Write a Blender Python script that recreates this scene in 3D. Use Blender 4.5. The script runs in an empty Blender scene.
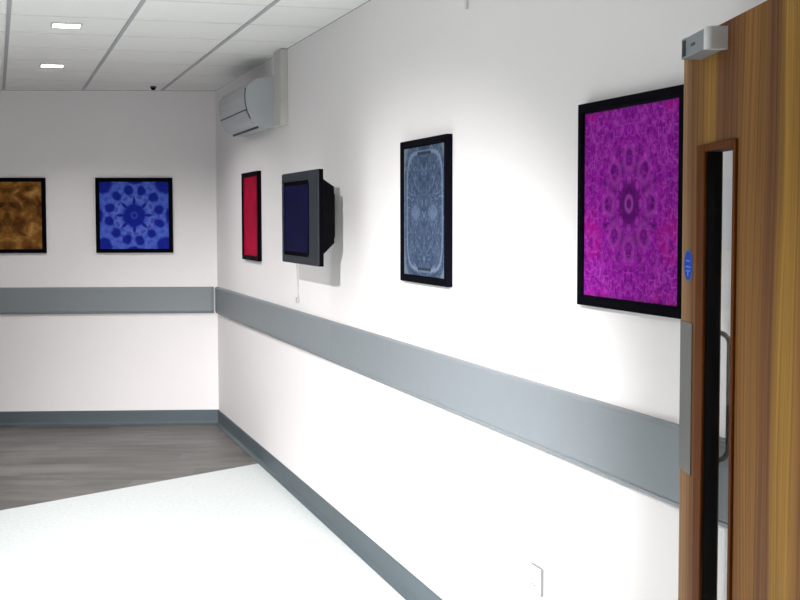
import bpy, bmesh, math
from mathutils import Vector, Matrix

SC = bpy.context.scene
COL = SC.collection
PI = math.pi

# ------------------------------------------------------------------ survey of the place (metres)
XW = 1.607            # right wall plane
ZC = 2.527            # ceiling height
BETA = 0.2434         # the end wall is not square to the right wall
YC = 10.005           # corner of right wall and end wall
E_DIR = Vector((math.cos(BETA), -math.sin(BETA), 0))      # along the end wall, towards the corner
E_IN = Vector((-math.sin(BETA), -math.cos(BETA), 0))      # end wall normal, into the room
CORNER = Vector((XW, YC, 0))
XL = -3.2             # left wall
YF = -2.6             # wall behind the camera


def end_pt(x, off=0.0, z=0.0):
    """point on the end wall at a given room X, a distance off its face"""
    t = (x - XW) / E_DIR.x
    p = CORNER + E_DIR * t + E_IN * off
    p.z = z
    return p


# ------------------------------------------------------------------ node helper
class NT:
    def __init__(self, name):
        self.mat = bpy.data.materials.new(name)
        self.mat.use_nodes = True
        self.t = self.mat.node_tree
        self.b = self.t.nodes['Principled BSDF']
        self.tc = None

    def coord(self, which='Object'):
        if self.tc is None:
            self.tc = self.t.nodes.new('ShaderNodeTexCoord')
        return self.tc.outputs[which]

    def put(self, sock, v):
        if isinstance(v, bpy.types.NodeSocket):
            self.t.links.new(v, sock)
        else:
            sock.default_value = v

    def m(self, op, a, b=None, c=None, clamp=False):
        n = self.t.nodes.new('ShaderNodeMath')
        n.operation = op
        n.use_clamp = clamp
        for i, v in enumerate((a, b, c)):
            if v is not None:
                self.put(n.inputs[i], v)
        return n.outputs[0]

    def sep(self, v):
        n = self.t.nodes.new('ShaderNodeSeparateXYZ')
        self.put(n.inputs[0], v)
        return n.outputs[0], n.outputs[1], n.outputs[2]

    def comb(self, x, y, z=0.0):
        n = self.t.nodes.new('ShaderNodeCombineXYZ')
        for i, v in enumerate((x, y, z)):
            self.put(n.inputs[i], v)
        return n.outputs[0]

    def noise(self, vec, scale, detail=3.0, rough=0.5, dist=0.0):
        n = self.t.nodes.new('ShaderNodeTexNoise')
        self.put(n.inputs['Vector'], vec)
        n.inputs['Scale'].default_value = scale
        n.inputs['Detail'].default_value = detail
        n.inputs['Roughness'].default_value = rough
        n.inputs['Distortion'].default_value = dist
        return n.outputs['Fac']

    def voro(self, vec, scale, feature='F1'):
        n = self.t.nodes.new('ShaderNodeTexVoronoi')
        n.feature = feature
        self.put(n.inputs['Vector'], vec)
        n.inputs['Scale'].default_value = scale
        return n.outputs['Distance']

    def ramp(self, fac, stops, interp='LINEAR'):
        n = self.t.nodes.new('ShaderNodeValToRGB')
        n.color_ramp.interpolation = interp
        e = n.color_ramp.elements
        while len(e) < len(stops):
            e.new(0.5)
        for el, (p, c) in zip(e, stops):
            el.position = p
            el.color = (c[0], c[1], c[2], 1)
        self.put(n.inputs[0], fac)
        return n.outputs[0]

    def mix(self, fac, a, b, mode='MIX'):
        n = self.t.nodes.new('ShaderNodeMix')
        n.data_type = 'RGBA'
        n.blend_type = mode
        self.put(n.inputs[0], fac)
        for i, v in ((6, a), (7, b)):
            if not isinstance(v, bpy.types.NodeSocket):
                v = (v[0], v[1], v[2], 1)
            self.put(n.inputs[i], v)
        return n.outputs[2]

    def smooth(self, v, lo, hi):
        n = self.t.nodes.new('ShaderNodeMapRange')
        n.interpolation_type = 'SMOOTHSTEP'
        self.put(n.inputs[0], v)
        n.inputs[1].default_value = lo
        n.inputs[2].default_value = hi
        return n.outputs[0]

    def bump(self, h, strength=0.1, dist=0.01):
        n = self.t.nodes.new('ShaderNodeBump')
        n.inputs['Strength'].default_value = strength
        n.inputs['Distance'].default_value = dist
        self.put(n.inputs['Height'], h)
        self.t.links.new(n.outputs[0], self.b.inputs['Normal'])

    def color(self, c):
        if not isinstance(c, bpy.types.NodeSocket):
            c = (c[0], c[1], c[2], 1)
        self.put(self.b.inputs['Base Color'], c)

    def set(self, rough=None, metal=None, spec=None):
        if rough is not None:
            self.put(self.b.inputs['Roughness'], rough)
        if metal is not None:
            self.b.inputs['Metallic'].default_value = metal
        if spec is not None:
            self.b.inputs['Specular IOR Level'].default_value = spec


def srgb(r, g, b):
    f = lambda v: (v / 255 / 12.92) if v <= 10.3 else ((v / 255 + 0.055) / 1.055) ** 2.4
    return (f(r), f(g), f(b))


def plain(name, c, rough=0.5, metal=0.0, spec=0.5, vary=0.04, scale=9.0):
    k = NT(name)
    n = k.noise(k.coord(), scale, 3)
    f = k.m('MULTIPLY_ADD', n, 2 * vary, 1 - vary)
    k.color(k.mix(1.0, c, k.comb(f, f, f), 'MULTIPLY'))
    k.set(rough, metal, spec)
    return k.mat


M = {}
# painted plaster
k = NT('wall_paint')
n1 = k.noise(k.coord(), 0.8, 2)
k.color(k.ramp(n1, [(0.3, (0.855, 0.828, 0.836)), (0.7, (0.875, 0.850, 0.857))]))
k.set(0.6, 0, 0.3)
k.bump(k.noise(k.coord(), 260, 2), 0.05, 0.002)
M['wall'] = k.mat
# ceiling tiles
k = NT('ceiling_tile')
n1 = k.noise(k.coord(), 300, 3)
k.color(k.ramp(n1, [(0.3, (0.88, 0.885, 0.87)), (0.7, (0.92, 0.925, 0.91))]))
k.set(0.9, 0, 0.2)
M['tile'] = k.mat
M['tbar'] = plain('ceiling_bar_grey', (0.42, 0.42, 0.44), 0.5)
M['tbar_cross'] = plain('ceiling_bar_pale', (0.75, 0.755, 0.74), 0.7)
# pale vinyl floor with faint flecks
k = NT('pale_vinyl')
v = k.noise(k.coord(), 45, 4, 0.7)
w = k.noise(k.coord(), 4, 3)
c = k.ramp(v, [(0.35, (0.55, 0.59, 0.60)), (0.5, (0.64, 0.675, 0.68)), (0.7, (0.69, 0.72, 0.72))])
c = k.mix(k.m('MULTIPLY', w, 0.25), c, (0.61, 0.655, 0.665))
k.color(c)
k.set(0.42, 0, 0.4)
M['vinyl'] = k.mat
# grey wood-look floor: boards run along the end wall
k = NT('grey_wood_floor')
x, y, z = k.sep(k.coord())
cb, sb = math.cos(BETA), math.sin(BETA)
a = k.m('SUBTRACT', k.m('MULTIPLY', x, cb), k.m('MULTIPLY', y, sb))      # along boards
b = k.m('ADD', k.m('MULTIPLY', x, sb), k.m('MULTIPLY', y, cb))           # across boards
row = k.m('FLOOR', k.m('DIVIDE', b, 0.18))
sh = k.m('MULTIPLY', k.m('FRACT', k.m('MULTIPLY', row, 0.37)), 1.3)
colm = k.m('FLOOR', k.m('DIVIDE', k.m('ADD', a, sh), 1.2))
tone = k.m('FRACT', k.m('MULTIPLY', k.m('SINE', k.m('ADD', k.m('MULTIPLY', row, 12.9), k.m('MULTIPLY', colm, 78.2))), 437.5))
gv = k.comb(k.m('MULTIPLY', a, 1.3), k.m('ADD', k.m('MULTIPLY', b, 6), k.m('MULTIPLY', tone, 5)), 0)
g1 = k.noise(gv, 1.0, 5, 0.6, 0.6)
g2 = k.noise(k.comb(k.m('MULTIPLY', a, 5), k.m('MULTIPLY', b, 90), 0), 1.0, 3)
f = k.m('ADD', k.m('MULTIPLY', g1, 0.75), k.m('ADD', k.m('MULTIPLY', g2, 0.13), k.m('MULTIPLY', tone, 0.12)))
k.color(k.ramp(f, [(0.30, (0.062, 0.058, 0.056)), (0.48, (0.112, 0.105, 0.100)), (0.62, (0.172, 0.161, 0.152)), (0.75, (0.215, 0.203, 0.19))]))
k.set(0.45, 0, 0.35)
M['woodfloor'] = k.mat
M['rail'] = plain('guard_rail_grey', (0.215, 0.240, 0.262), 0.5, 0, 0.4, 0.03, 14)
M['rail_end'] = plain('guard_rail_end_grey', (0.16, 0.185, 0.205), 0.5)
M['rail_tip'] = plain('guard_rail_tip_pale', (0.42, 0.46, 0.49), 0.5)
M['skirt'] = plain('skirting_grey', (0.085, 0.110, 0.127), 0.5, 0, 0.25, 0.05, 8)
M['black'] = plain('black_frame', (0.0025, 0.0025, 0.005), 0.6, 0, 0.015)
M['white_plastic'] = plain('white_plastic', (0.72, 0.72, 0.70), 0.4, 0, 0.4, 0.02)
M['ac_plastic'] = plain('cool_white_plastic', (0.47, 0.50, 0.52), 0.5, 0, 0.4, 0.02)
M['ac_panel'] = plain('cool_white_panel', (0.50, 0.525, 0.55), 0.5, 0, 0.4, 0.02)
M['dark_slot'] = plain('dark_slot', (0.05, 0.055, 0.06), 0.6)
M['trunk'] = plain('beige_white_trunking', (0.56, 0.55, 0.53), 0.5, 0, 0.4, 0.02)
M['tv_bezel'] = plain('charcoal_bezel', (0.022, 0.028, 0.035), 0.5, 0, 0.15)
M['tv_black'] = plain('black_plastic', (0.0015, 0.0015, 0.0025), 0.6, 0, 0.015)
k = NT('navy_screen')
k.color(k.ramp(k.noise(k.coord(), 5, 2), [(0.3, (0.0008, 0.0009, 0.018)), (0.7, (0.0018, 0.002, 0.044))]))
k.set(0.5, 0, 0.03)
M['screen'] = k.mat
M['socket_shade'] = plain('socket_shade_grey', (0.20, 0.20, 0.20), 0.6, 0, 0.05)  # grey standing in for shade on the plate edges; pin holes share it
M['cable'] = plain('pale_grey_cable', (0.35, 0.35, 0.36), 0.5)
M['silver'] = plain('silver_highlight', (0.80, 0.81, 0.82), 0.35, 0.3, 0.5, 0.05, 30)  # whitened to paint the highlight on the closer's end cap
M['silver_dark'] = plain('anodised_grey', (0.25, 0.28, 0.29), 0.5, 0.3, 0.5, 0.05, 30)
M['steel'] = plain('satin_steel_plate', (0.135, 0.135, 0.125), 0.5, 0.2, 0.5, 0.04, 40)
M['handle'] = plain('grey_steel_bar', (0.24, 0.245, 0.25), 0.4, 0.3, 0.5)
M['reveal'] = plain('dark_glazing_channel', (0.008, 0.006, 0.006), 0.6, 0, 0.2)
M['sign_blue'] = plain('sign_blue', srgb(36, 70, 180), 0.6, 0, 0.05)
M['sign_mark'] = plain('sign_pale_blue', srgb(105, 140, 215), 0.6, 0, 0.05)
M['sign_rim'] = plain('sign_rim_grey_blue', srgb(95, 112, 150), 0.6, 0, 0.05)

# veneer of the door: vertical bands of ochre and brown with fine streaks (object x = distance from leading edge)
k = NT('door_veneer')
x, y, z = k.sep(k.coord())
wob = k.noise(k.comb(k.m('MULTIPLY', x, 2.2), k.m('MULTIPLY', z, 0.55), 3.1), 1.0, 2, 0.5)
wob2 = k.noise(k.comb(k.m('MULTIPLY', x, 9.0), k.m('MULTIPLY', z, 0.9), 7.7), 1.0, 3, 0.5)
s = k.m('ADD', x, k.m('ADD', k.m('MULTIPLY', k.m('SUBTRACT', wob, 0.5), 0.13), k.m('MULTIPLY', k.m('SUBTRACT', wob2, 0.5), 0.05)))
OCH, MID, BRN, DRK = (0.335, 0.180, 0.036), (0.235, 0.112, 0.032), (0.160, 0.070, 0.027), (0.100, 0.042, 0.020)
GRY = (0.330, 0.195, 0.095)
band = k.ramp(s, [(0.0, GRY), (0.09, BRN), (0.16, MID), (0.22, OCH), (0.30, BRN), (0.40, BRN), (0.47, MID),
                  (0.54, MID), (0.585, BRN), (0.62, BRN), (0.665, OCH), (0.72, OCH), (0.755, MID), (0.80, BRN), (0.88, OCH), (0.95, MID)])
streak = k.noise(k.comb(k.m('MULTIPLY', s, 95), k.m('MULTIPLY', z, 0.7), 0), 1.0, 4, 0.6)
fine = k.noise(k.comb(k.m('MULTIPLY', x, 330), k.m('MULTIPLY', z, 5), 0), 1.0, 2)
fl = k.m('ADD', k.m('MULTIPLY_ADD', streak, 1.9, 0.04), k.m('MULTIPLY', k.m('SUBTRACT', fine, 0.5), 0.5))
k.color(k.mix(1.0, band, k.comb(fl, fl, fl), 'MULTIPLY'))
k.set(0.6, 0, 0.05)
M['veneer'] = k.mat
k = NT('bead_hardwood')
x, y, z = k.sep(k.coord())
g = k.noise(k.comb(k.m('MULTIPLY', x, 140), k.m('MULTIPLY', z, 3), 0), 1.0, 3)
k.color(k.ramp(g, [(0.3, (0.070, 0.018, 0.003)), (0.7, (0.150, 0.046, 0.008))]))
k.set(0.6, 0, 0.04)
M['bead'] = k.mat
# clear glass
k = NT('clear_glass')
tr = k.t.nodes.new('ShaderNodeBsdfTransparent')
tr.inputs[0].default_value = (0.96, 0.975, 0.975, 1)
gl = k.t.nodes.new('ShaderNodeBsdfGlossy')
gl.inputs['Roughness'].default_value = 0.02
mx = k.t.nodes.new('ShaderNodeMixShader')
mx.inputs[0].default_value = 0.04
k.t.links.new(tr.outputs[0], mx.inputs[1])
k.t.links.new(gl.outputs[0], mx.inputs[2])
k.t.links.new(mx.outputs[0], k.t.nodes['Material Output'].inputs[0])
M['glass'] = k.mat
# lamp diffuser
k = NT('lamp_diffuser')
k.color((0.9, 0.9, 0.9))
k.b.inputs['Emission Color'].default_value = (1.0, 0.985, 0.95, 1)
k.b.inputs['Emission Strength'].default_value = 9.0
M['lamp'] = k.mat


# ------------------------------------------------------------------ artwork (abstract prints; object x, z in half-widths)
def art(name, half):
    k = NT(name)
    x, y, z = k.sep(k.coord())
    u = k.m('DIVIDE', x, half)
    v = k.m('DIVIDE', z, half)
    r = k.m('SQRT', k.m('ADD', k.m('MULTIPLY', u, u), k.m('MULTIPLY', v, v)))
    ang = k.m('ARCTAN2', u, v)
    k.set(0.6, 0, 0.04)
    return k, u, v, r, ang


def fold(k, r, ang, n, off=0.0):
    a = k.m('PINGPONG', k.m('ADD', ang, 4 * PI + off), PI / n)
    return k.m('MULTIPLY', r, k.m('COSINE', a)), k.m('MULTIPLY', r, k.m('SINE', a))


def blob(k, px, py, cx, cy, rx, ry, soft, jitter=None):
    dx = k.m('DIVIDE', k.m('SUBTRACT', px, cx), rx)
    dy = k.m('DIVIDE', k.m('SUBTRACT', py, cy), ry)
    d = k.m('SQRT', k.m('ADD', k.m('MULTIPLY', dx, dx), k.m('MULTIPLY', dy, dy)))
    if jitter is not None:
        d = k.m('ADD', d, jitter)
    return k.m('SUBTRACT', 1.0, k.smooth(d, 1.0 - soft, 1.0 + soft))


# blue rosette
k, u, v, r, ang = art('print_blue', 0.26)
wn = k.noise(k.comb(u, v), 4.0, 3)
jit = k.m('MULTIPLY', k.m('SUBTRACT', wn, 0.5), 1.3)
fx, fy = fold(k, r, ang, 12, -0.30)
pet = blob(k, fx, fy, 0.74, 0.0, 0.15, 0.135, 0.3, jit)
qx, qy = fold(k, r, ang, 8, 0.0)
core = blob(k, qx, qy, 0.0, 0.0, 0.33, 0.30, 0.14, k.m('MULTIPLY', jit, 0.35))
tips = blob(k, qx, qy, 0.40, 0.0, 0.12, 0.045, 0.35)
q4x, q4y = fold(k, r, ang, 4, PI / 4)
corner = blob(k, q4x, q4y, 1.28, 0.0, 0.28, 0.26, 0.2, k.m('MULTIPLY', jit, 0.5))
q4bx, q4by = fold(k, r, ang, 4, 0.0)
arc = blob(k, q4bx, q4by, 0.99, 0.0, 0.09, 0.22, 0.4, jit)
dots = blob(k, *fold(k, r, ang, 16, 0.1), 0.54, 0.03, 0.05, 0.05, 0.5, jit)
dark = k.m('MAXIMUM', k.m('MAXIMUM', pet, core), k.m('MAXIMUM', k.m('MAXIMUM', tips, corner), k.m('MAXIMUM', arc, k.m('MULTIPLY', dots, 0.6))))
ringl = k.m('SUBTRACT', 1.0, k.smooth(k.m('ABSOLUTE', k.m('SUBTRACT', r, 0.52)), 0.05, 0.15))
eye = k.m('SUBTRACT', 1.0, k.smooth(k.m('ABSOLUTE', k.m('SUBTRACT', r, 0.08)), 0.01, 0.05))
kn = k.noise(k.comb(*fold(k, r, ang, 6)), 7.0, 4, 0.6)
base = k.ramp(kn, [(0.3, srgb(52, 72, 184)), (0.6, srgb(88, 112, 216))])
base = k.mix(k.m('MULTIPLY', ringl, 0.55), base, srgb(108, 130, 222))
c = k.mix(k.m('MULTIPLY', dark, 0.92), base, srgb(14, 26, 142))
c = k.mix(k.m('MULTIPLY', eye, 0.6), c, srgb(60, 84, 195))
k.color(c)
M['print_blue'] = k.mat

# magenta kaleidoscope
k, u, v, r, ang = art('print_magenta', 0.27)
fx, fy = fold(k, r, ang, 8)
mx_ = k.m('ABSOLUTE', u)
n1 = k.noise(k.comb(k.m('MULTIPLY', mx_, 1.5), v, 0.5), 8.5, 5, 0.7, 1.6)
n2 = k.noise(k.comb(fx, fy, 2.0), 9.0, 4, 0.6, 1.0)
near = k.smooth(r, 0.45, 0.95)
n = k.m('ADD', k.m('MULTIPLY', n1, near), k.m('MULTIPLY', n2, k.m('SUBTRACT', 1.0, near)))
ve = k.voro(k.comb(k.m('ADD', mx_, k.m('MULTIPLY', n1, 0.35)), k.m('MULTIPLY', v, 0.6)), 15.0, 'DISTANCE_TO_EDGE')
line = k.m('SUBTRACT', 1.0, k.smooth(ve, 0.015, 0.10))
jit = k.m('MULTIPLY', k.m('SUBTRACT', n2, 0.5), 1.6)
ring = blob(k, fx, fy, 0.44, 0.0, 0.13, 0.12, 0.4, jit)
ringi = blob(k, fx, fy, 0.44, 0.0, 0.08, 0.075, 0.4, jit)
ringo = k.m('SUBTRACT', ring, ringi, clamp=True)
core = k.m('SUBTRACT', 1.0, k.smooth(r, 0.12, 0.34))
eye = k.m('SUBTRACT', 1.0, k.smooth(k.m('ABSOLUTE', k.m('SUBTRACT', r, 0.07)), 0.01, 0.035))
base = k.ramp(n, [(0.32, srgb(78, 4, 98)), (0.46, srgb(122, 8, 134)), (0.56, srgb(146, 18, 156)), (0.70, srgb(182, 66, 190))])
patch = k.smooth(k.noise(k.comb(mx_, v, 9.0), 2.6, 1), 0.56, 0.66)
base = k.mix(k.m('MULTIPLY', patch, 0.6), base, srgb(168, 8, 134))
c = k.mix(k.m('MULTIPLY', line, k.m('MULTIPLY_ADD', near, 0.25, 0.25)), base, srgb(192, 82, 196))
c = k.mix(k.m('MULTIPLY', core, 0.75), c, srgb(76, 4, 92))
c = k.mix(k.m('MULTIPLY', ringo, 0.4), c, srgb(190, 84, 192))
c = k.mix(k.m('MULTIPLY', eye, 0.5), c, srgb(180, 80, 185))
k.color(c)
M['print_magenta'] = k.mat

# slate filigree
k, u, v, r, ang = art('print_slate', 0.262)
au = k.m('ABSOLUTE', u)
av = k.m('ABSOLUTE', v)
n1 = k.noise(k.comb(au, v, 1.3), 2.2, 3, 0.5, 0.8)
lines = k.m('ABSOLUTE', k.m('SINE', k.m('MULTIPLY', n1, 34)))
lines = k.m('SUBTRACT', 1.0, k.smooth(lines, 0.05, 0.45))
n2 = k.noise(k.comb(au, v, 5.0), 9.0, 4, 0.6, 0.5)
base = k.ramp(n2, [(0.3, srgb(42, 53, 74)), (0.55, srgb(62, 77, 102)), (0.75, srgb(84, 101, 128))])
c = k.mix(k.m('MULTIPLY', lines, 0.42), base, srgb(128, 146, 170))
edge = k.m('POWER', k.m('ADD', k.m('POWER', k.m('DIVIDE', au, 0.86), 5.0), k.m('POWER', k.m('DIVIDE', av, 0.9), 5.0)), 0.2)
el = k.m('SUBTRACT', 1.0, k.smooth(k.m('ABSOLUTE', k.m('SUBTRACT', edge, 0.97)), 0.01, 0.05))
c = k.mix(k.m('MULTIPLY', el, 0.5), c, srgb(130, 148, 170))
cor = k.smooth(edge, 1.08, 1.16)
c = k.mix(k.m('MULTIPLY', cor, 0.35), c, srgb(150, 162, 175))
eyes = blob(k, au, v, 0.42, -0.02, 0.20, 0.12, 0.3)
c = k.mix(k.m('MULTIPLY', eyes, 0.35), c, srgb(112, 132, 160))
dash = k.m('MULTIPLY', k.m('LESS_THAN', au, 0.32), k.m('SUBTRACT', 1.0, k.smooth(k.m('ABSOLUTE', k.m('SUBTRACT', av, 0.86)), 0.012, 0.035)))
c = k.mix(k.m('MULTIPLY', dash, 0.85), c, srgb(16, 22, 34))
k.color(c)
M['print_slate'] = k.mat

# brown marbling, mirrored
k, u, v, r, ang = art('print_brown', 0.26)
au = k.m('ABSOLUTE', u)
n1 = k.noise(k.comb(au, v, 4.2), 2.4, 4, 0.55, 0.7)
n2 = k.noise(k.comb(au, v, 8.8), 7.0, 3, 0.6, 0.5)
f = k.m('ADD', k.m('MULTIPLY', n1, 0.8), k.m('ADD', k.m('MULTIPLY', n2, 0.25), k.m('MULTIPLY', k.m('ABSOLUTE', v), 0.07)))
k.color(k.ramp(f, [(0.36, srgb(58, 34, 16)), (0.50, srgb(98, 62, 28)), (0.60, srgb(132, 88, 40)), (0.72, srgb(172, 124, 66)), (0.85, srgb(200, 158, 98))]))
M['print_brown'] = k.mat

# crimson print
k, u, v, r, ang = art('print_crimson', 0.26)
f = k.noise(k.comb(k.m('ABSOLUTE', u), v, 2.0), 1.6, 2)
k.color(k.ramp(f, [(0.3, srgb(136, 2, 36)), (0.7, srgb(178, 2, 52))]))
M['print_crimson'] = k.mat


# ------------------------------------------------------------------ mesh helpers
class MB:
    def __init__(self):
        self.bm = bmesh.new()

    def box(self, lo, hi, bev=0.0, seg=2, mat=0):
        b = bmesh.new()
        bmesh.ops.create_cube(b, size=1)
        lo, hi = Vector(lo), Vector(hi)
        c, d = (lo + hi) / 2, hi - lo
        for vv in b.verts:
            vv.co = Vector((vv.co.x * d.x, vv.co.y * d.y, vv.co.z * d.z)) + c
        if bev:
            bmesh.ops.bevel(b, geom=b.edges[:], offset=bev, segments=seg, profile=0.5, affect='EDGES')
        self.join(b, mat)
        return self

    def join(self, b, mat=0):
        for f in b.faces:
            f.material_index = mat
        me = bpy.data.meshes.new('tmp')
        b.to_mesh(me)
        b.free()
        self.bm.from_mesh(me)
        bpy.data.meshes.remove(me)

    def prism(self, pts, axis_pt, bev=0.0):
        """pts: closed outline as 3-D points, extruded by the vector axis_pt"""
        b = bmesh.new()
        vs = [b.verts.new(p) for p in pts]
        f = b.faces.new(vs)
        r = bmesh.ops.extrude_face_region(b, geom=[f])
        for g in r['geom']:
            if isinstance(g, bmesh.types.BMVert):
                g.co += Vector(axis_pt)
        bmesh.ops.recalc_face_normals(b, faces=b.faces[:])
        if bev:
            bmesh.ops.bevel(b, geom=b.edges[:], offset=bev, segments=2, profile=0.5, affect='EDGES')
        self.join(b)
        return self

    def tube(self, path, rad, n=12):
        b = bmesh.new()
        path = [Vector(p) for p in path]
        rings = []
        up = Vector((0.13, 0.31, 0.94)).normalized()
        for i, p in enumerate(path):
            t = (path[min(i + 1, len(path) - 1)] - path[max(i - 1, 0)]).normalized()
            a = t.cross(up)
            if a.length < 1e-3:
                a = t.cross(Vector((1, 0, 0)))
            a.normalize()
            c = t.cross(a)
            rings.append([b.verts.new(p + (a * math.cos(2 * PI * j / n) + c * math.sin(2 * PI * j / n)) * rad) for j in range(n)])
        for q, w in zip(rings, rings[1:]):
            for j in range(n):
                b.faces.new((q[j], q[(j + 1) % n], w[(j + 1) % n], w[j]))
        b.faces.new(rings[0][::-1])
        b.faces.new(rings[-1])
        bmesh.ops.recalc_face_normals(b, faces=b.faces[:])
        for f in b.faces:
            f.smooth = True
        self.join(b)
        return self

    def lathe(self, prof, center, n=32):
        """profile [(radius, z)] turned about the vertical through center"""
        b = bmesh.new()
        c = Vector(center)
        rings = []
        for (r, z) in prof:
            rings.append([b.verts.new(c + Vector((r * math.cos(2 * PI * j / n), r * math.sin(2 * PI * j / n), z))) for j in range(n)])
        for q, w in zip(rings, rings[1:]):
            for j in range(n):
                b.faces.new((q[j], q[(j + 1) % n], w[(j + 1) % n], w[j]))
        b.faces.new(rings[0][::-1])
        b.faces.new(rings[-1])
        bmesh.ops.remove_doubles(b, verts=b.verts[:], dist=1e-6)
        bmesh.ops.recalc_face_normals(b, faces=b.faces[:])
        for f in b.faces:
            f.smooth = True
        self.join(b)
        return self

    def build(self, name, mat, parent=None, smooth=False):
        me = bpy.data.meshes.new(name)
        self.bm.to_mesh(me)
        self.bm.free()
        for mm in (mat if isinstance(mat, (list, tuple)) else [mat]):
            me.materials.append(mm)
        if smooth:
            for p in me.polygons:
                p.use_smooth = True
        o = bpy.data.objects.new(name, me)
        COL.objects.link(o)
        if parent:
            o.parent = parent
        return o


def tag(o, label=None, cat=None, group=None, kind=None):
    if label:
        o['label'] = label
    if cat:
        o['category'] = cat
    if group:
        o['group'] = group
    if kind:
        o['kind'] = kind
    return o


def empty(name, loc, rz=0.0):
    o = bpy.data.objects.new(name, None)
    o.empty_display_size = 0.1
    o.location = loc
    o.rotation_euler = (0, 0, rz)
    COL.objects.link(o)
    return o


# ------------------------------------------------------------------ room shell
T = 0.12
end_left = end_pt(XL)
tag(MB().box((XW, YF - T, 0), (XW + T, YC + 0.25, ZC)).build('wall_right', M['wall']),
    'long white painted wall on the right hung with pictures', 'wall', kind='structure')
L = (CORNER - end_left).length
w = MB().box((-L - 0.2, -T, 0), (0.02, 0, ZC)).build('wall_back', M['wall'])
# local +x = along the end wall towards the corner, room side is local +y... turned so that +y faces the room
w.location = CORNER
w.rotation_euler = (0, 0, -BETA)
for vv in w.data.vertices:
    vv.co.y = -vv.co.y
w.data.flip_normals()
tag(w, 'white painted end wall facing down the room', 'wall', kind='structure')
tag(MB().box((XL - T, YF - T, 0), (XL, end_left.y + 0.3, ZC)).build('wall_left', M['wall']),
    'white wall on the left side outside the view', 'wall', kind='structure')
tag(MB().box((XL - T, YF - T, 0), (XW + T, YF, ZC)).build('wall_front', M['wall']),
    'white wall behind the viewer', 'wall', kind='structure')

# floors: the vinyl meets the wood-look boards along a slanting line
EDGE0 = Vector((-0.006, 7.342, 0))
EDGE1 = Vector((1.579, 8.276, 0))
ed = (EDGE1 - EDGE0) / (EDGE1.x - EDGE0.x)
eL = EDGE0 + ed * (XL - EDGE0.x)
eR = EDGE0 + ed * (XW - EDGE0.x)
FT = Vector((0, 0, -0.1))
tag(MB().prism([(XL, YF, 0), (XW, YF, 0), tuple(eR), tuple(eL)], FT).build('floor', M['vinyl']),
    'pale speckled vinyl floor in the foreground', 'floor', kind='structure')
cl = end_pt(XL)
tag(MB().prism([tuple(eL), tuple(eR), (XW, YC, 0), tuple(cl)], FT).build('floor.001', M['woodfloor']),
    'grey brown wood look floor in front of the end wall', 'floor', kind='structure')

# suspended ceiling with its bars
cb = MB()
cb.prism([(XL, YF, ZC + 0.004), (XW, YF, ZC + 0.004), (XW, YC, ZC + 0.004), (cl.x, cl.y, ZC + 0.004)], (0, 0, 0.08))
cb.bm.faces.ensure_lookup_table()
BW = 0.0095
GX, GY = 0.567, 0.598
xs = [0.080 + GX * i for i in range(-5, 3)]
for xx in xs:
    y1 = end_pt(xx).y
    cb.box((xx - BW, YF, ZC - 0.001), (xx + BW, y1, ZC + 0.006), mat=1)
j = -14
while True:
    yy = 5.978 + GY * j
    j += 1
    if yy < YF:
        continue
    if yy > 10.9:
        break
    x1 = XW
    if yy > YC:
        x1 = XW - (yy - YC) / math.tan(BETA)
    cb.box((XL, yy - 0.007, ZC + 0.0025), (x1, yy + 0.007, ZC + 0.006), mat=2)
tag(cb.build('ceiling', [M['tile'], M['tbar'], M['tbar_cross']]),
    'white suspended tile ceiling with grey grid bars', 'ceiling', kind='structure')


# skirting with a small cove at the floor
def skirting(name, p0, p1, inward, label):
    d = p1 - p0
    prof = [(0, 0.0), (0.026, 0.0), (0.026, 0.0025), (0.017, 0.005), (0.010, 0.012), (0.0065, 0.022), (0.006, 0.104), (0.003, 0.109), (0, 0.109)]
    pts = [p0 + inward * a + Vector((0, 0, b)) for a, b in prof]
    o = MB().prism(pts, d).build(name, M['skirt'])
    tag(o, label, 'baseboard', kind='structure')


skirting('baseboard_right', Vector((XW, YF, 0)), Vector((XW, YC, 0)), Vector((-1, 0, 0)), 'grey coved skirting along the foot of the right wall')
skirting('baseboard_back', end_left + E_DIR * 0.0, CORNER + E_DIR * 0.0, E_IN, 'grey coved skirting along the foot of the end wall')


# ------------------------------------------------------------------ wall guard rails
RT, RB, RP = 1.0527, 0.8521, 0.024


def rail_piece(p0, p1, inward, z0t, z1t):
    """one board of the rail: chamfered profile between two points (rail tops z0t and z1t)"""
    h = RT - RB
    prof = [(0, -h + 0.004), (RP - 0.006, -h), (RP - 0.001, -h + 0.010), (RP - 0.004, -h + 0.013), (RP, -h + 0.018),
            (RP, -0.010), (RP - 0.004, -0.003), (RP - 0.010, 0), (0, 0)]
    b = bmesh.new()
    r0 = [b.verts.new(p0 + inward * a + Vector((0, 0, z0t + c))) for a, c in prof]
    r1 = [b.verts.new(p1 + inward * a + Vector((0, 0, z1t + c))) for a, c in prof]
    n = len(prof)
    for i in range(n):
        b.faces.new((r0[i], r0[(i + 1) % n], r1[(i + 1) % n], r1[i]))
    b.faces.new(r0)
    b.faces.new(r1)
    bmesh.ops.recalc_face_normals(b, faces=b.faces[:])
    mb = MB()
    mb.join(b)
    return mb


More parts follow.
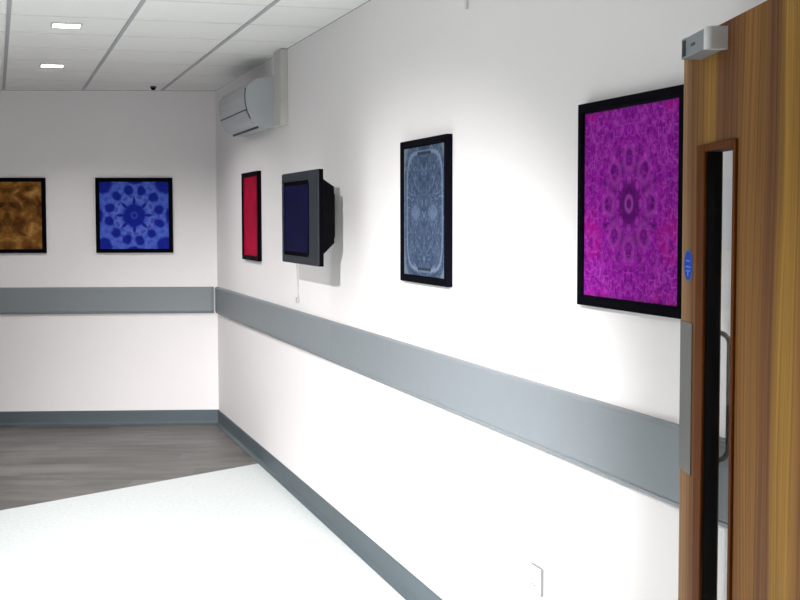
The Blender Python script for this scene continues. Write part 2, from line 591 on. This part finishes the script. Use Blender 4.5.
rr = empty('wall_guard_rail', (XW, 6.0, RB))
tag(rr, 'long grey wall guard rail running along the right wall', 'guard rail', 'wall guard rails')
for y0, y1 in ((9.90, 6.405), (6.400, 2.2), (2.195, YF + 0.1)):
    o = rail_piece(Vector((XW, y0, 0)), Vector((XW, y1, 0)), Vector((-1, 0, 0)), RT, RT).build('rail_board', M['rail'], rr)
    o.matrix_parent_inverse = Matrix.Translation(rr.location).inverted()
o = rail_piece(Vector((XW, 9.965, 0)), Vector((XW, 9.902, 0)), Vector((-1, 0, 0)), RT, RT).build('end_cap', M['rail_end'], rr)
o.matrix_parent_inverse = Matrix.Translation(rr.location).inverted()

rb = empty('wall_guard_rail', end_pt(0.3, 0, RB))
tag(rb, 'short looking grey wall guard rail on the end wall below the blue picture', 'guard rail', 'wall guard rails')
inv = Matrix.Translation(rb.location).inverted()
pe = CORNER - E_DIR * 0.045
zt = lambda p: 1.046 + (p.x - XL) / (XW - XL) * 0.004
for a, b_ in ((end_pt(XL), end_pt(-0.9)), (end_pt(-0.895), pe)):
    o = rail_piece(a, b_, E_IN, RT - 0.002, RT - 0.002).build('rail_board', M['rail'], rb)
    o.matrix_parent_inverse = inv
o = rail_piece(pe + E_DIR * 0.001, pe + E_DIR * 0.018, E_IN, RT - 0.002, RT - 0.002).build('end_cap', M['rail_end'], rb)
o.matrix_parent_inverse = inv


# ------------------------------------------------------------------ framed pictures
def picture(loc, rz, wd, ht, print_mat, label, border=0.029, depth=0.025):
    """local x along the wall, local -y out into the room, hung by its centre"""
    root = empty('framed_picture', loc, rz)
    tag(root, label, 'picture', 'framed square pictures')
    hw, hh = wd / 2, ht / 2
    fr = MB()
    bb = border
    prof = [(0, 0), (0, -depth + 0.002), (0.002, -depth), (bb - 0.004, -depth), (bb, -depth + 0.004), (bb, -0.006), (bb - 0.004, 0)]
    b = bmesh.new()
    rings = []
    for sx, sz in ((-1, -1), (1, -1), (1, 1), (-1, 1)):
        rings.append([b.verts.new((sx * (hw - a), d, sz * (hh - a))) for a, d in prof])
    n = len(prof)
    for i in range(4):
        q, w_ = rings[i], rings[(i + 1) % 4]
        for j_ in range(n):
            b.faces.new((q[j_], q[(j_ + 1) % n], w_[(j_ + 1) % n], w_[j_]))
    bmesh.ops.recalc_face_normals(b, faces=b.faces[:])
    fr.join(b)
    fr.build('frame', M['black'], root)
    MB().box((-hw + bb - 0.002, -depth + 0.009, -hh + bb - 0.002), (hw - bb + 0.002, -0.003, hh - bb + 0.002)).build('print', print_mat, root)
    return root


ZP = 1.5925
RW = -PI / 2       # on the right wall: local x runs towards the camera, -y faces -X


def on_right(y_far, y_near, mat, label, z0=1.311, z1=1.873):
    picture((XW, (y_far + y_near) / 2, (z0 + z1) / 2), RW, y_far - y_near, z1 - z0, mat, label)


on_right(8.800, 8.235, M['print_crimson'], 'plain crimson red picture in a black frame nearest the corner of the room', 1.296, 1.867)
on_right(5.168, 4.590, M['print_slate'], 'slate grey blue filigree picture in a black frame between television and magenta picture', 1.310, 1.872)
on_right(3.448, 2.843, M['print_magenta'], 'magenta purple kaleidoscope picture in a black frame beside the wooden door', 1.317, 1.882)


def on_end(xc, wd, mat, label, z0=1.311, z1=1.876):
    p = end_pt(xc)
    picture((p.x, p.y, (z0 + z1) / 2), -BETA, wd, z1 - z0, mat, label)


on_end(1.0085, 0.575, M['print_blue'], 'blue rosette picture in a black frame on the end wall')
on_end(0.368 - 0.2875 * math.cos(BETA), 0.575, M['print_brown'], 'brown marbled picture in a black frame at the far left of the end wall')


# ------------------------------------------------------------------ wall television
XT = 1.375            # front of the bezel
ty0, ty1 = 6.515, 5.735      # far and near side
tz0, tz1 = 1.349, 1.785
tv = empty('television', (XW, (ty0 + ty1) / 2, (tz0 + tz1) / 2), RW)
tag(tv, 'dark wall mounted television with a navy screen beside the crimson picture', 'television')
hw, hh = (ty0 - ty1) / 2, (tz1 - tz0) / 2
fd = -(XW - XT)        # local y of the front
# cabinet front frame: border with an opening, wider at the near (right) side
ox0, ox1, oz0, oz1 = -hw + 0.004, hw - 0.178, -hh + 0.036, hh - 0.042


def rrect(x0, x1, z0, z1, r0, r1, n=6):
    """rounded rectangle, radius r0 on the far side, r1 on the near side"""
    pts = []
    for cx, cz, a0, r_ in ((x1 - r1, z1 - r1, 0, r1), (x0 + r0, z1 - r0, 90, r0), (x0 + r0, z0 + r0, 180, r0), (x1 - r1, z0 + r1, 270, r1)):
        for i in range(n + 1):
            a = math.radians(a0 + 90 * i / n)
            pts.append((cx + r_ * math.cos(a), cz + r_ * math.sin(a)))
    return pts


outer = rrect(-hw, hw, -hh, hh, 0.008, 0.008)
inner = rrect(ox0, ox1, oz0, oz1, 0.004, 0.035)
b = bmesh.new()
lo = [b.verts.new((x, fd + 0.004, z)) for x, z in outer]
lof = [b.verts.new((x * 0.992, fd, z * 0.985)) for x, z in outer]
li = [b.verts.new((x, fd, z)) for x, z in inner]
lid = [b.verts.new((x, fd + 0.010, z)) for x, z in inner]
lob = [b.verts.new((x, fd + 0.024, z)) for x, z in outer]
n = len(outer)
for i in range(n):
    i2 = (i + 1) % n
    b.faces.new((lof[i], lof[i2], li[i2], li[i]))
    b.faces.new((lo[i], lo[i2], lof[i2], lof[i]))
    b.faces.new((li[i], li[i2], lid[i2], lid[i]))
    b.faces.new((lob[i], lob[i2], lo[i2], lo[i]))
b.faces.new(lid)
bmesh.ops.recalc_face_normals(b, faces=b.faces[:])
for f in b.faces:
    if all(abs(vv.co.y - (fd + 0.010)) < 1e-6 for vv in f.verts) or any(abs(vv.co.y - (fd + 0.024)) < 1e-6 for vv in f.verts):
        f.material_index = 1
me = bpy.data.meshes.new('bezel')
b.to_mesh(me)
b.free()
me.materials.append(M['tv_bezel'])
me.materials.append(M['tv_black'])
o = bpy.data.objects.new('bezel', me)
COL.objects.link(o)
o.parent = tv
sc = MB()
sc.prism([(x, fd + 0.0095, z) for x, z in rrect(ox0 + 0.003, ox1 - 0.055, oz0 + 0.020, oz1 - 0.020, 0.008, 0.02)], (0, -0.002, 0))
sc.build('screen', M['screen'], tv)
# tapering back housing
b = bmesh.new()
q0 = [b.verts.new((x, fd + 0.023, z)) for x, z in ((-hw + 0.004, -hh + 0.004), (hw - 0.004, -hh + 0.004), (hw - 0.004, hh - 0.004), (-hw + 0.004, hh - 0.004))]
q1 = [b.verts.new((x, fd + 0.036, z)) for x, z in ((-hw + 0.05, -hh + 0.05), (hw - 0.07, -hh + 0.05), (hw - 0.07, hh - 0.04), (-hw + 0.05, hh - 0.04))]
q2 = [b.verts.new((x, fd + 0.118, z)) for x, z in ((-hw + 0.05, -0.117), (0.212, -0.117), (0.212, 0.143), (-hw + 0.05, 0.143))]
b.faces.new(q0)
b.faces.new(q2)
for A, B in ((q0, q1), (q1, q2)):
    for i in range(4):
        b.faces.new((A[i], A[(i + 1) % 4], B[(i + 1) % 4], B[i]))
bmesh.ops.recalc_face_normals(b, faces=b.faces[:])
mb = MB()
mb.join(b)
mb.build('back_housing', M['tv_black'], tv)
# bracket: wall plate, box arm, vesa plate
br = MB()
br.box((-0.350, -0.014, -0.10), (-0.225, 0.002, 0.12), 0.004)
br.build('wall_plate', M['tv_black'], tv)
MB().box((-0.300, fd + 0.100, -0.06), (-0.232, -0.012, 0.08), 0.006).build('bracket_arm', M['tv_black'], tv)

# flex hanging below the television
cab = MB()
pts = []
for i in range(25):
    t = i / 24
    pts.append((XW - 0.006 - 0.004 * math.sin(t * 5), 7.205 - 0.035 * t + 0.004 * math.sin(t * 9), 1.47 - 0.345 * t))
cab.tube(pts, 0.0032, 8)
cab.box((XW - 0.018, 7.155, 1.100), (XW - 0.001, 7.180, 1.128), 0.004)
tag(cab.build('cable', M['cable']), 'thin pale cable hanging on the wall below the television', 'cable')

# ------------------------------------------------------------------ air conditioner by the corner
ay0, ay1 = 7.80, 8.76
ac = empty('air_conditioner', (XW, (ay0 + ay1) / 2, 2.105))
tag(ac, 'white split air conditioner high on the right wall by the corner', 'air conditioner')
inv = Matrix.Translation(ac.location).inverted()
P = [(0.0, 2.413), (0.075, 2.405), (0.123, 2.386), (0.150, 2.366), (0.1715, 2.338), (0.1755, 2.295), (0.173, 2.249), (0.161, 2.197), (0.143, 2.161), (0.120, 2.133), (0.078, 2.110), (0.0, 2.108)]
b_ = MB().prism([(XW - a, ay0, z) for a, z in P], (0, ay1 - ay0, 0), 0.003)
o = b_.build('body', M['ac_plastic'], ac)
o.matrix_parent_inverse = inv
# front panel: shell over the upper front
PF = [(0.110, 2.396), (0.152, 2.370), (0.176, 2.340), (0.1805, 2.295), (0.178, 2.249), (0.172, 2.216), (0.166, 2.216), (0.168, 2.249), (0.170, 2.295), (0.166, 2.334), (0.146, 2.362), (0.108, 2.390)]
o = MB().prism([(XW - a, ay0 + 0.012, z) for a, z in PF], (0, ay1 - ay0 - 0.024, 0)).build('front_panel', M['ac_panel'], ac)
o.matrix_parent_inverse = inv
fpn = o
# outlet flap below it, split from the panel by a dark gap
PL = [(0.1735, 2.206), (0.165, 2.178), (0.149, 2.152), (0.128, 2.129), (0.121, 2.133), (0.142, 2.157), (0.158, 2.182), (0.166, 2.206)]
o = MB().prism([(XW - a, ay0 + 0.030, z) for a, z in PL], (0, ay1 - ay0 - 0.060, 0)).build('outlet_flap', M['ac_panel'], ac)
o.matrix_parent_inverse = inv
o = MB().box((XW - 0.171, ay0 + 0.014, 2.207), (XW - 0.150, ay1 - 0.014, 2.215)).build('panel_gap', M['dark_slot'], ac)
o.matrix_parent_inverse = inv
o = MB().box((XW - 0.095, ay0 + 0.05, 2.106), (XW - 0.089, ay1 - 0.05, 2.122)).build('air_slot', M['dark_slot'], ac)
o.matrix_parent_inverse = inv
PE = [(0.176, 2.340), (0.1805, 2.295), (0.178, 2.249), (0.166, 2.197), (0.148, 2.158), (0.140, 2.162), (0.158, 2.197), (0.168, 2.249), (0.170, 2.295), (0.166, 2.336)]
o = MB().prism([(XW - a, ay0 + 0.004, z) for a, z in PE], (0, 0.007, 0)).build('end_seam', M['dark_slot'], fpn)
o.matrix_parent_inverse = Matrix.Identity(4)

tk = empty('pipe_trunking', (XW, 7.5, 2.098))
tag(tk, 'off white vertical pipe trunking from air conditioner end up to ceiling', 'trunking')
inv = Matrix.Translation(tk.location).inverted()
o = MB().box((XW - 0.042, 7.425, 2.225), (XW, 7.62, ZC), 0.003).build('duct', M['trunk'], tk)
o.matrix_parent_inverse = inv
o = MB().box((XW - 0.046, 7.420, 2.098), (XW, 7.625, 2.228), 0.004).build('elbow_cover', M['trunk'], tk)
o.matrix_parent_inverse = inv
tag(MB().box((XW - 0.012, 4.420, 2.297), (XW, 4.436, ZC), 0.002).build('cable_trunking', M['white_plastic']),
    'narrow white vertical cable trunking high on the right wall above the slate picture', 'trunking')

# ------------------------------------------------------------------ socket low on the wall
so = empty('wall_socket', (XW, 3.774, 0.432), RW)
tag(so, 'white single wall socket low on the right wall', 'socket')
MB().box((-0.043, -0.011, -0.043), (0.043, 0, 0.043), 0.002).build('shade_rim', M['socket_shade'], so)  # darker rim added so the plate's edges look shaded
fp = MB().box((-0.0425, -0.0135, -0.0425), (0.0425, -0.0105, 0.0425), 0.001).build('face_plate', M['white_plastic'], so)
MB().box((0.012, -0.0175, 0.008), (0.028, -0.013, 0.030), 0.001).build('rocker_switch', M['trunk'], fp)
for dx, dz, a, c_ in ((-0.008, 0.004, 0.0025, 0.006), (-0.019, -0.018, 0.006, 0.0025), (0.003, -0.018, 0.006, 0.0025)):
    MB().box((dx - a, -0.0141, dz - c_), (dx + a, -0.0125, dz + c_)).build('pin_hole', M['socket_shade'], fp)

# ------------------------------------------------------------------ ceiling fittings
DL = [(0.358, 6.835), (0.360, 8.618)]
LAB = {0: 'square recessed ceiling downlight nearer the viewer', 1: 'square recessed ceiling downlight nearer the end wall'}


def downlight(x, y, label, energy, spread=PI, group='square recessed downlights'):
    r_ = empty('ceiling_light', (x, y, ZC))
    tag(r_, label, 'ceiling light', group)
    h = 0.066
    f = MB()
    for (ax, ay, bx, by) in ((-h - 0.008, -h - 0.008, h + 0.008, -h), (-h - 0.008, h, h + 0.008, h + 0.008), (-h - 0.008, -h, -h, h), (h, -h, h + 0.008, h)):
        f.box((ax, ay, -0.006), (bx, by, 0.004), 0.001)
    f.build('frame', M['white_plastic'], r_)
    MB().box((-h, -h, -0.003), (h, h, 0.003)).build('diffuser', M['lamp'], r_)
    ld = bpy.data.lights.new('lamp', 'AREA')
    ld.shape = 'SQUARE'
    ld.size = 0.13
    ld.energy = energy
    ld.color = (1.0, 0.985, 0.965)
    ld.spread = spread
    lo_ = bpy.data.objects.new('lamp', ld)
    lo_.location = (0, 0, -0.006)
    lo_.parent = r_
    COL.objects.link(lo_)


W_FILL_DOOR = 46.0
W_FAR, W_SPOT, W_FILL_NEAR = 18.0, 6000.0, 34.0
for i, (x, y) in enumerate(DL):
    downlight(x, y, LAB[i], W_FAR * (0.4, 1.15)[i], math.radians((110, 145)[i]))

downlight(-0.70, 2.40, 'added fill lamp over the doorway outside the view, built as a square downlight', W_FILL_DOOR, math.radians(135))  # added fill light to brighten the wall beside the door
downlight(-0.90, 4.20, 'added fill lamp over the pale floor outside the view, built as a square downlight', W_FILL_NEAR, math.radians(125))  # invented fitting, fills the foreground floor and low wall with light

# adjustable spotlight on the ceiling behind the viewer, turned towards the pictures and the floor
SP = Vector((-0.80, 0.32, 2.46))
AIM = SP + Vector((0.3238, 0.8660, -0.3811)) * 9
spf = empty('spotlight', (SP.x, SP.y, ZC))
tag(spf, 'white adjustable spotlight on the ceiling behind the viewer', 'spotlight')
MB().lathe([(0.05, 0.002), (0.05, -0.015), (0.045, -0.018), (0.0, -0.018)], (0, 0, 0)).build('base', M['white_plastic'], spf)
MB().tube([(0, 0, -0.016), (0, 0, SP.z - ZC + 0.10)], 0.008).build('stem', M['white_plastic'], spf)
q = (AIM - SP).normalized()
loc = Vector((0, 0, SP.z - ZC + 0.09))
hd = MB()
hd.tube([loc - q * 0.10, loc - q * 0.001], 0.052, 24)
hd.build('lamp_head', M['white_plastic'], spf)
ld = bpy.data.lights.new('lamp', 'SPOT')
ld.energy = W_SPOT
ld.color = (1.0, 0.985, 0.965)
ld.spot_size = math.radians(41.5)
ld.spot_blend = 1.0
ld.shadow_soft_size = 0.05
lo_ = bpy.data.objects.new('lamp', ld)
lo_.parent = spf
lo_.location = loc + q * 0.06
lo_.rotation_euler = q.to_track_quat('-Z', 'Y').to_euler()
COL.objects.link(lo_)

sn = empty('ceiling_sensor', (1.121, 9.80, ZC))
tag(sn, 'small black dome sensor on the ceiling by the end wall', 'sensor')
MB().lathe([(0.022, 0.004), (0.022, -0.004), (0.020, -0.008), (0.0, -0.008)], (0, 0, 0)).build('base', M['dark_slot'], sn)
MB().lathe([(0.019, -0.006), (0.018, -0.013), (0.014, -0.020), (0.007, -0.024), (0.0, -0.025)], (0, 0, 0)).build('dome', M['tv_black'], sn)

# ------------------------------------------------------------------ the wooden door, standing open on the right
DA = math.radians(14.507)
DD = Vector((math.sin(DA), math.cos(DA), 0))        # along the leaf, away from the hinge
P0 = Vector((1.480, 2.662, 0))                      # foot of the leading edge, visible face
# local x = from the leading edge to the hinge, local y = through the leaf (away from the viewer), z up
dr = empty('door_1', P0)
dr.matrix_world = Matrix(((-DD.x, DD.y, 0, P0.x), (-DD.y, -DD.x, 0, P0.y), (0, 0, 1, 0), (0, 0, 0, 1)))
tag(dr, 'open wooden door with a narrow glazed slot at the right', 'door', kind='structure')
DW, DT, DH = 0.926, 0.032, 1.952
vx0, vx1, vz0, vz1 = 0.196, 0.396, 0.30, 1.700
leaf = MB()
leaf.box((0, 0, 0.008), (vx0 - 0.012, DT, DH))
leaf.box((vx1 + 0.012, 0, 0.008), (DW, DT, DH))
leaf.box((vx0 - 0.012, 0, vz1 + 0.012), (vx1 + 0.012, DT, DH))
leaf.box((vx0 - 0.012, 0, 0.008), (vx1 + 0.012, DT, vz0 - 0.012))
bmesh.ops.remove_doubles(leaf.bm, verts=leaf.bm.verts[:], dist=1e-5)
leaf.build('leaf', M['veneer'], dr)
ch = MB()
for lo_, hi_ in (((vx0 - 0.012, 0.001, vz0 - 0.012), (vx0, DT - 0.001, vz1 + 0.012)), ((vx1, 0.001, vz0 - 0.012), (vx1 + 0.012, DT - 0.001, vz1 + 0.012)),
                 ((vx0, 0.001, vz1), (vx1, DT - 0.001, vz1 + 0.012)), ((vx0, 0.001, vz0 - 0.012), (vx1, DT - 0.001, vz0))):
    ch.box(lo_, hi_)
ch.build('glazing_channel', M['reveal'], dr)
for side in (0, 1):
    yA, yB = (-0.006, 0.0005) if side == 0 else (DT - 0.0005, DT + 0.006)
    bd = MB()
    W = 0.060 if side == 0 else 0.02
    WR = 0.017 if side == 0 else 0.02
    bd.box((vx0 - W, yA, vz0 - WR), (vx0 if side == 0 else vx0 - 0.013, yB, vz1 + 0.016), 0.002)
    bd.box((vx1, yA, vz0 - WR), (vx1 + WR, yB, vz1 + 0.016), 0.002)
    bd.box((vx0, yA, vz1), (vx1, yB, vz1 + 0.016), 0.002)
    bd.box((vx0, yA, vz0 - WR), (vx1, yB, vz0), 0.002)
    bd.build('glazing_bead', M['bead'], dr)
MB().box((vx0 - 0.004, DT / 2 - 0.003, vz0 - 0.004), (vx1 + 0.004, DT / 2 + 0.003, vz1 + 0.004)).build('glass_pane', M['glass'], dr)
MB().box((0.001, -0.0025, 0.995), (0.098, 0.0005, 1.331), 0.001).build('push_plate', M['steel'], dr)
# round blue door sign
sg = MB()
b = bmesh.new()
SGX, SGZ, SGR = 0.060, 1.457, 0.036
ring = [b.verts.new((SGX + SGR * math.cos(2 * PI * i / 40), 0.0, SGZ + SGR * math.sin(2 * PI * i / 40))) for i in range(40)]
f = b.faces.new(ring)
r_ = bmesh.ops.extrude_face_region(b, geom=[f])
for g in r_['geom']:
    if isinstance(g, bmesh.types.BMVert):
        g.co.y = -0.0015
bmesh.ops.recalc_face_normals(b, faces=b.faces[:])
sg.join(b)
sgo = sg.build('sign_disc', M['sign_rim'], dr)
sgo['label'] = 'round blue sign'
b = bmesh.new()
ring = [b.verts.new((SGX + 0.9 * SGR * math.cos(2 * PI * i / 40), -0.0014, SGZ + 0.9 * SGR * math.sin(2 * PI * i / 40))) for i in range(40)]
f = b.faces.new(ring)
r_ = bmesh.ops.extrude_face_region(b, geom=[f])
for g in r_['geom']:
    if isinstance(g, bmesh.types.BMVert):
        g.co.y = -0.0019
bmesh.ops.recalc_face_normals(b, faces=b.faces[:])
sf = MB()
sf.join(b)
sfo = sf.build('sign_face', M['sign_blue'], sgo)
mk = MB()
for zz, ww in ((0.010, 0.030), (-0.003, 0.042), (-0.012, 0.034)):
    mk.box((SGX - ww / 2, -0.0024, SGZ + zz - 0.0016), (SGX + ww / 2, -0.0017, SGZ + zz + 0.0016))
mk.box((SGX - 0.004, -0.0024, SGZ - 0.024), (SGX + 0.004, -0.0017, SGZ - 0.012))
mk.build('sign_marks', M['sign_mark'], sgo)
# pull handle on the far face, seen through the glass
HX, HZ0, HZ1, HY = 0.110, 1.030, 1.312, DT + 0.046
R_ = 0.026
path = [(HX, DT - 0.001, HZ1), (HX, HY - R_, HZ1)]
for i in range(1, 9):
    a = PI / 2 * i / 8
    path.append((HX, HY - R_ + R_ * math.sin(a), HZ1 - R_ + R_ * math.cos(a)))
for i in range(0, 9):
    a = PI / 2 * i / 8
    path.append((HX, HY - R_ + R_ * math.cos(a), HZ0 + R_ - R_ * math.sin(a)))
path.append((HX, DT - 0.001, HZ0))
MB().tube(path, 0.0055, 14).build('pull_handle', M['handle'], dr)
# silver box on the top corner
cx0, cx1, cp, cz0, cz1 = 0.140, 0.335, 0.042, 1.898, 1.940
cbx = MB()
cbx.box((cx0 + 0.034, -cp, cz0), (cx1 - 0.018, 0.0005, cz1), 0.002)
cbo = cbx.build('closer_box', M['silver_dark'], dr)
# rounded near end cap, its pale colour painting in a highlight
b = bmesh.new()
pp = [(cx1 - 0.020, 0.0005)]
for i in range(9):
    a = PI / 2 * i / 8
    pp.append((cx1 - 0.018 + 0.018 * math.cos(PI / 2 - a) if False else cx1 - 0.018 * (1 - math.sin(PI / 2 - a)), -cp - 0.001 + 0.018 * (1 - math.sin(a))))
pp.append((cx1 - 0.020, -cp - 0.001))
# outline: straight outer side, one rounded corner
outl = [(cx1 - 0.020, 0.0005), (cx1, 0.0005)] + [(cx1 - 0.012 + 0.012 * math.cos(PI / 2 * i / 8), -cp + 0.011 - 0.012 * math.sin(PI / 2 * i / 8)) for i in range(9)] + [(cx1 - 0.020, -cp - 0.001)]
MB().prism([(x_, y_, cz0 - 0.0015) for x_, y_ in outl], (0, 0, cz1 - cz0 + 0.003)).build('end_cap', M['silver'], cbo)
ec = MB()
ec.box((cx0, -cp, cz0), (cx0 + 0.004, 0.0005, cz1))
ec.box((cx0, -cp, cz0), (cx0 + 0.036, 0.0005, cz0 + 0.004))
ec.box((cx0, -cp, cz1 - 0.004), (cx0 + 0.036, 0.0005, cz1))
ec.build('end_cap', M['silver_dark'], cbo)
MB().box((cx0 + 0.004, -cp + 0.006, cz0 + 0.004), (cx0 + 0.034, 0.0, cz1 - 0.004)).build('recess', M['dark_slot'], cbo)
MB().box((0.215, -cp - 0.0008, 1.916), (0.245, -cp + 0.001, 1.922)).build('badge', M['dark_slot'], cbo)

# hinge post and wall stub that carry the door (beyond the right edge of the view)
hp = P0 - DD * DW
tag(MB().box((hp.x - 0.01, hp.y - 0.095, 0), (hp.x + 0.075, hp.y - 0.004, ZC), 0.003).build('trim_1', M['bead']),
    'hardwood door post beyond the right edge of the view', 'door frame', kind='structure')
tag(MB().box((hp.x + 0.075, hp.y - 0.10, 0), (XW, hp.y + 0.0, ZC)).build('wall_nib', M['wall']),
    'short white wall stub carrying the door', 'wall', kind='structure')

# ------------------------------------------------------------------ world, camera, view
wd = bpy.data.worlds.new('World')
SC.world = wd
wd.use_nodes = True
wd.node_tree.nodes['Background'].inputs[0].default_value = (0.8, 0.85, 0.9, 1)
wd.node_tree.nodes['Background'].inputs[1].default_value = 0.2

yaw, pitch, roll = 0.29692, 0.06109, -0.00181
cy, sy, cp_, sp = math.cos(yaw), math.sin(yaw), math.cos(pitch), math.sin(pitch)
rv = Vector((cy, -sy, 0))
fw = Vector((sy, cy, 0))
up = Vector((0, 0, 1))
f2 = fw * cp_ - up * sp
u2 = up * cp_ + fw * sp
r3 = rv * math.cos(roll) + u2 * math.sin(roll)
u3 = -rv * math.sin(roll) + u2 * math.cos(roll)
cd = bpy.data.cameras.new('camera')
cd.sensor_width = 36
cd.lens = 1320 / 800 * 36
cd.clip_start = 0.05
co = bpy.data.objects.new('camera', cd)
COL.objects.link(co)
co.matrix_world = Matrix(((r3.x, u3.x, -f2.x, 0), (r3.y, u3.y, -f2.y, 0), (r3.z, u3.z, -f2.z, 1.56), (0, 0, 0, 1)))
SC.camera = co
SC.view_settings.view_transform = 'Standard'
SC.view_settings.look = 'None'
SC.view_settings.exposure = 0.06
SC.view_settings.gamma = 1.0
SC.view_settings.use_curve_mapping = False
